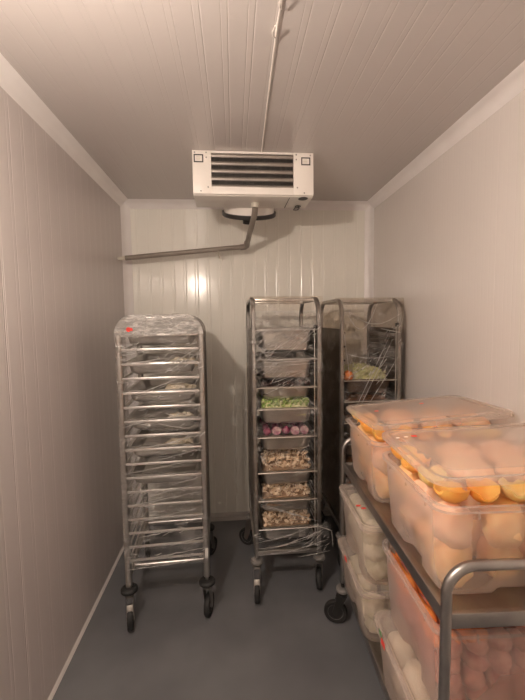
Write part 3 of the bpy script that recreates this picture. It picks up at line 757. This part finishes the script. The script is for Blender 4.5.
def crate_mb(hx, hy, h, lip=.016):
    """translucent crate: rounded corners, flared lip, and recesses low in each side between the feet"""
    b = MB(); n = 6
    def ring(z, ins, rec, grow=0.):
        pts = []; base = rrect(hx-ins, hy-ins, .045, n); out = []
        k = len(base)
        for i in range(k):
            p, q = base[i], base[(i+1) % k]; out.append(p)
            L = math.hypot(q[0]-p[0], q[1]-p[1])
            if L > .1:
                nx, ny = (q[1]-p[1])/L, -(q[0]-p[0])/L
                for t_ in (.22, .30, .5, .70, .78):
                    dd = rec if .25 < t_ < .75 else 0.
                    out.append((p[0]+(q[0]-p[0])*t_-nx*dd, p[1]+(q[1]-p[1])*t_-ny*dd))
        return [(x, y, z) for x, y in out]
    th = .0028
    outer = [ring(h-.014, -.001, 0), ring(h, 0, 0)]
    prof = [(h-.016, 0., 0.), (h-.016, .012, 0.), (h*.62, .016, 0.), (h*.42, .021, .0), (h*.34, .022, .016), (.02, .028, .020), (.0, .040, .020)]
    rings = [ring(z, i_, rc) for z, i_, rc in prof]
    rings = [ring(h, .002, 0), ring(h-.002, 0, 0)] + rings
    b.loft(rings, 0, cap=False); b.add(rings[-1], [tuple(range(len(rings[-1])))])
    inner = [(h, .002, 0), (h, .014, 0.), (h*.62, .016+th, 0.), (h*.42, .021+th, .0), (h*.34, .022+th, .016), (.022, .028+th, .020), (.004, .040+th, .020)]
    ri = [ring(*q) for q in inner]
    b.loft(ri, 0, cap=False); b.add(ri[-1], [tuple(range(len(ri[-1])))])
    return b
def lid_mb(hx, hy):
    b = MB()
    def ring(ins, z, r): return [(x, y, z) for x, y in rrect(hx-ins, hy-ins, r, 6)]
    rings = [ring(0, -.014, .05), ring(-.001, .0, .05), ring(.004, .006, .05), ring(.018, .006, .045), ring(.024, -.001, .04), ring(.034, -.001, .04), ring(.042, .006, .04), ring(.06, .008, .03)]
    b.loft(rings, 0, cap=False); b.add(rings[-1], [tuple(range(28))])
    rings = [ring(.003, -.014, .05), ring(.003, -.001, .05), ring(.02, .003, .045), ring(.026, -.004, .04), ring(.034, -.004, .04), ring(.044, .003, .04), ring(.06, .005, .03)]
    b.loft(rings, 0, cap=False); b.add(rings[-1], [tuple(range(28))])
    b.box((-.05, -hy-.004, -.02), (.05, -hy+.004, .003), .001); b.box((-.05, hy-.004, -.02), (.05, hy+.004, .003), .001)
    return b
CX = .806
def crate(cy, z, h, label, name='food_crate', hx=.292, hy=.225, rz=0., stick=()):
    f = crate_mb(hx, hy, h)
    for s in (-1, 1):
        for u in (-.5, 0, .5): f.box((u*hx*1.2-.001, s*(hy-.010)-.004, h-.035), (u*hx*1.2+.001, s*(hy-.010)+.004, h-.012))
        for u in (-.5, 0, .5): f.box((s*(hx-.010)-.004, u*hy*1.2-.001, h-.035), (s*(hx-.010)+.004, u*hy*1.2+.001, h-.012))
    o = f.build(name, 'crate', angle=60); o.location = (CX, cy, z); o.rotation_euler = (0, 0, rz)
    tag(o, label, 'crate')
    for (x, y, zz, ax, mt, s) in stick:
        q = MB()
        if ax == 'x': q.box((x-.0006, y-s, zz-s*.7), (x+.0006, y+s, zz+s*.7))
        else: q.box((x-s, y-s*.7, zz-.0006), (x+s, y+s*.7, zz+.0006))
        q.build('red_sticker' if mt == 'red' else 'green_sticker' if mt == 'greens' else 'white_sticker', mt, o, smooth=False)
    return o
def lid(cy, z, label, rot=(0, 0, 0), hx=.298, hy=.222, cx=None, stick=()):
    o = lid_mb(hx, hy).build('crate_lid', 'lid', angle=50); o.location = (CX if cx is None else cx, cy, z); o.rotation_euler = rot; tag(o, label, 'lid')
    for (x, y, mt, s) in stick:
        q = MB(); q.box((x-s, y-s*.6, .008), (x+s, y+s*.6, .0095)); q.build('red_sticker' if mt == 'red' else 'white_sticker', mt, o, smooth=False)
    return o
YA, YBx = 1.650, 1.135
crate(YA, .906, .265, 'far translucent crate of peeled vegetables on the upper trolley shelf', hy=.212)
crate(YBx, .906, .265, 'near translucent crate of peeled vegetables on the upper trolley shelf', hy=.222)
lid(1.640, 1.254, 'tilted clear lid lying on the far upper crate', (R(-1.6), R(-3.8), R(2)), hy=.218, hx=.292, stick=((-.20, .02, 'red', .008), (.04, .08, 'red', .008)))
lid(1.130, 1.252, 'clear lid resting on heaped vegetables of the near upper crate', (R(.8), R(-1.5), R(0)), hy=.220, stick=((-.205, .125, 'red', .009), (-.235, .12, 'label', .006), (-.265, .115, 'label', .006)))
# lower shelf: two stacks
CX -= .024
crate(1.670, .281, .238, 'bottom crate of pale vegetables at the far end of the lower shelf', hx=.300, hy=.212)
lid(1.670, .526, 'clear lid on the far bottom crate, under another crate', hx=.306, hy=.22)
crate(1.665, .537, .268, 'crate of shredded white vegetables, second in the far lower stack', hx=.298, hy=.205)
lid(1.665, .811, 'clear lid closing the far crate just under the upper shelf', hx=.302, hy=.214, stick=((-.262, -.03, 'red', .010), (-.245, -.055, 'red', .010)))
CX += .010
crate(1.135, .281, .245, 'bottom crate of pale roots at the near end of the lower shelf', hx=.298, hy=.222)
lid(1.135, .534, 'clear lid on the near bottom crate, beneath the carrot crate', hx=.304, hy=.228)
CX += .014
crate(1.130, .545, .288, 'open translucent crate of carrots and red vegetables under the upper shelf', hx=.290, hy=.226)
# small red and green stickers on the lower crates
def sticker(loc, size, mt, parent, nm):
    q = MB(); q.box((-.0008, -size, -size*.65), (.0008, size, size*.65)); o = q.build(nm, mt, parent, smooth=False)
    o.location = Vector(loc)-parent.location; return o
lows = [o for o in bpy.data.objects if o.name.startswith('crate_lid')]
sticker((.4745, 1.68, .540), .014, 'red', lows[2], 'red_sticker')
sticker((.4855, 1.215, .532), .016, 'red', lows[4], 'red_sticker')
sticker((.4855, 1.24, .548), .012, 'greens', lows[4], 'green_sticker')

# ------------------------------------------------------------------ food in the crates
def fill(meshes, name, label, cat, group, cy, z0, h, hx, hy, step, nz, seed, inset=.074, keep=lambda i, j, k, nx, ny: True, flatrot=False, jit=.12, dx=0.):
    rnd = random.Random(seed)
    nx = max(1, int(2*(hx-inset)/step[0])+1); ny = max(1, int(2*(hy-inset)/step[1])+1)
    made = []
    for k in range(nz):
        for i in range(nx):
            for j in range(ny):
                if not keep(i, j, k, nx, ny): continue
                x = -(hx-inset)+2*(hx-inset)*(i/(nx-1) if nx > 1 else .5); y = -(hy-inset)+2*(hy-inset)*(j/(ny-1) if ny > 1 else .5)
                low = 1-.10*(k == 0)
                o = bpy.data.objects.new(name, meshes[rnd.randrange(len(meshes))]); COL.objects.link(o)
                o.location = (CX+dx+x*low+rnd.uniform(-jit, jit)*step[0]*.5, cy+y*low+rnd.uniform(-jit, jit)*step[1]*.5, z0+step[2]*(k+.5)+rnd.uniform(-.004, .004))
                o.rotation_euler = (rnd.uniform(-.2, .2), rnd.uniform(-.2, .2), rnd.uniform(-.25, .25)) if flatrot else (rnd.uniform(0, 6), rnd.uniform(0, 6), rnd.uniform(0, 6))
                tag(o, label, cat, group); made.append(o)
    return made
def mesh_of(bm, mat, nm):
    me = bpy.data.meshes.new(nm); bm.to_mesh(me); bm.free(); me.materials.append(M[mat]); me.shade_smooth(); return me
pe = [mesh_of(blob(3, .060, (.92, .85, 1.15), s, .28, 1.7), 'peeled' if s != 2 else 'peeledp', 'peeled_vegetable') for s in range(4)]
pp = [mesh_of(blob(3, .056, (1.12, 1, .9), s+9, .22, 1.6), 'peeledp', 'peeled_vegetable') for s in range(3)]
def wedge(s, mat):
    m = MB(); r_ = .052; n = 9
    rings = []
    for u in (-1, -.6, 0, .6, 1):
        k = math.sqrt(max(.04, 1-(u*.9)**2)); rings.append([Vector((u*.055, r_*k*cos(R(a)), r_*k*sin(R(a))-.01)) for a in [180*i/n for i in range(n+1)]] + [Vector((u*.055, .018*k, -.022)), Vector((u*.055, -.018*k, -.022))][:0] + [Vector((u*.055, -.3*r_*k, .008*k)), Vector((u*.055, .3*r_*k, .008*k))])
    m.loft(rings); bm = bmesh.new(); me = bpy.data.meshes.new('w'); me.from_pydata(m.v, [], m.f); bm.from_mesh(me)
    bmesh.ops.recalc_face_normals(bm, faces=bm.faces)
    for v in bm.verts: v.co *= 1+.08*noise.noise(v.co*30+Vector((s, 0, 0)))
    me2 = mesh_of(bm, mat, 'cut_pumpkin'); me2.set_sharp_from_angle(angle=R(40)); return me2
pk = [wedge(1, 'pumpkin'), wedge(2, 'yellow'), wedge(5, 'pumpkin')]
fill(pe, 'peeled_vegetable', 'pale yellow peeled vegetable inside the far upper crate', 'vegetable', 'peeled vegetables in the far upper crate', YA, .915, .245, .285, .205, (.118, .108, .112), 2, 1, flatrot=True)
fill(pe+pp[:1], 'peeled_vegetable', 'pale peach peeled vegetable inside the near upper crate', 'vegetable', 'peeled vegetables in the near upper crate', YBx, .915, .245, .285, .215, (.118, .108, .112), 2, 2, flatrot=True)
# heaped layer on top: cut orange pieces around the edge, pale rounded ones in the middle
def top_layer(cy, hy, seed, lab1, lab2, g1, g2, z):
    rnd = random.Random(seed)
    for i, j, x, y in [(i, 0, -.225+.09*i, -(hy-.060)) for i in range(6)]+[(0, 1+j, -.228, -(hy-.060)+.105*(j+1)) for j in range(3)]+[(1+i, 1+j, -.10+.155*i+.04*(j % 2), -.035+.135*j) for i in range(3) for j in range(2)]:
        for _ in (0,):
            edge = j == 0 or i == 0
            mp = bpy.data.objects.new('cut_pumpkin' if edge else 'peeled_vegetable', pk[rnd.randrange(3)] if edge else pp[rnd.randrange(3)]); COL.objects.link(mp)
            mp.location = (CX+x+rnd.uniform(-.008, .008), cy+y, z+(.006 if edge else .010)); 
            mp.scale = (.80, .80, .85) if edge else (rnd.uniform(1.15, 1.35), rnd.uniform(1., 1.15), .75)
            mp.rotation_euler = (R(rnd.choice((0, 180, 200))), rnd.uniform(-.2, .2), rnd.uniform(0, 6)) if edge else (0, 0, rnd.uniform(0, 6))
            tag(mp, lab1 if edge else lab2, 'vegetable', g1 if edge else g2)
top_layer(YA, .205, 4, 'cut orange pumpkin piece heaped at the rim of the far upper crate', 'pale rounded peeled vegetable just under the far tilted lid', 'cut pumpkin in the far upper crate', 'peeled vegetables under the far lid', 1.185)
top_layer(YBx, .215, 6, 'cut orange pumpkin piece heaped at the rim of the near upper crate', 'pinkish rounded peeled vegetable just under the near lid', 'cut pumpkin in the near upper crate', 'peeled vegetables under the near lid', 1.185)
ca = [mesh_of(blob(3, .054, (1.05, .95, .85), s+3, .32, 3.0), 'cabbage', 'white_vegetable') for s in range(3)]
ro = [mesh_of(blob(3, .056, (1.1, .95, .9), s+13, .25, 1.6), 'cauli', 'pale_root') for s in range(3)]
fill(ca, 'white_vegetable', 'whitish cut vegetable inside the far crate below the upper shelf', 'vegetable', 'white vegetables in the far second crate', 1.665, .545, .25, .29, .20, (.112, .102, .082), 3, 3, dx=-.024)
fill(ca, 'white_vegetable', 'whitish cut vegetable inside the far bottom crate', 'vegetable', 'white vegetables in the far bottom crate', 1.670, .288, .2, .29, .205, (.112, .102, .085), 2, 4, dx=-.024)
fill(ro, 'pale_root', 'large pale root vegetable inside the near bottom crate', 'vegetable', 'pale roots in the near bottom crate', 1.135, .288, .24, .288, .212, (.125, .102, .110), 2, 5, dx=-.014)
# carrots
def carrot(s):
    m = MB(); n = 12; L = .155+.02*s; pts = [(.004*sin(i*.9+s), -L/2+L*i/n, .003*cos(i*1.3+s)) for i in range(n+1)]
    rs = [.006]+[(.0175-.0115*(i/n)**1.3)*(1+.03*sin(i*2.3+s)) for i in range(1, n)]+[.0015]; m.tube(pts, rs, 10)
    bm = bmesh.new(); me = bpy.data.meshes.new('c'); me.from_pydata(m.v, [], m.f); bm.from_mesh(me); bmesh.ops.recalc_face_normals(bm, faces=bm.faces)
    return mesh_of(bm, 'carrot', 'carrot')
cr = [carrot(s) for s in range(3)]
rnd = random.Random(12)
for k in (5, 6):
    for i in range(4):
        for j in range(2 if k < 6 else 3):
            o = bpy.data.objects.new('carrot', cr[rnd.randrange(3)]); COL.objects.link(o)
            ins = .05 if k < 4 else .036
            yy = (-.085+.19*j if k < 6 else -.112+.118*j)
            o.location = (CX-.290+ins+.037*i+.002*rnd.random(), 1.13+yy+rnd.uniform(-.006, .006), .568+.0365*k+.003*rnd.random())
            o.rotation_euler = (0, 0, rnd.uniform(-.05, .05)+(pi if rnd.random() < .5 else 0)); tag(o, 'orange carrot lying lengthwise in the open crate under the upper shelf', 'carrot', 'carrots in the open crate')
rv = [mesh_of(blob(3, .034, (1.15, 1, .9), s+23, .25, 2.5), 'redveg', 'red_vegetable') for s in range(3)]
fill(rv, 'red_vegetable', 'dark red cut vegetable in the open crate beside the carrots', 'vegetable', 'dark red vegetables in the open crate', 1.13, .553, .28, .28, .215, (.070, .070, .056), 5, 8, inset=.064,
     keep=lambda i, j, k, nx, ny: (i <= 2 and k < 4 and (i == 0 or j == 0)) or (i > 2 and j < 3))
# the trolley stands slightly askew: turn it with everything on it
TR = Matrix.Translation((TX0, TY0, 0)) @ Matrix.Rotation(R(-2.0), 4, 'Z') @ Matrix.Translation((-TX0, -TY0, 0))
bpy.context.view_layer.update()
for o in list(bpy.data.objects):
    if o not in pre_trolley and o.parent is None: o.matrix_basis = TR @ o.matrix_basis

# ------------------------------------------------------------------ camera
p = (382.2, .0737903, -.0783732, -.0136668, 1.66396)
f_, yaw, pit, rol, hc = p
fw = Vector((sin(yaw)*cos(pit), cos(yaw)*cos(pit), sin(pit))); rt = Vector((cos(yaw), -sin(yaw), 0)); up = rt.cross(fw)
r2 = rt*cos(rol)+up*sin(rol); u2 = up*cos(rol)-rt*sin(rol)
cd = bpy.data.cameras.new('camera'); cam = bpy.data.objects.new('camera', cd); COL.objects.link(cam)
cd.sensor_fit = 'HORIZONTAL'; cd.sensor_width = 36; cd.lens = f_/525*36; cd.clip_start = .02
mw = Matrix((r2, u2, -fw)).transposed().to_4x4(); mw.translation = (0, 0, hc); cam.matrix_world = mw
SC.camera = cam

# ------------------------------------------------------------------ world and view
wd = bpy.data.worlds.new('world'); SC.world = wd; wd.use_nodes = True
wd.node_tree.nodes['Background'].inputs[0].default_value = (.5, .48, .45, 1); wd.node_tree.nodes['Background'].inputs[1].default_value = .2
SC.view_settings.view_transform = 'Standard'; SC.view_settings.look = 'None'; SC.view_settings.gamma = 1; SC.view_settings.use_curve_mapping = False
SC.view_settings.exposure = .93
SC.cycles.transparent_max_bounces = 32; SC.cycles.max_bounces = 8; SC.cycles.diffuse_bounces = 6; SC.cycles.glossy_bounces = 4
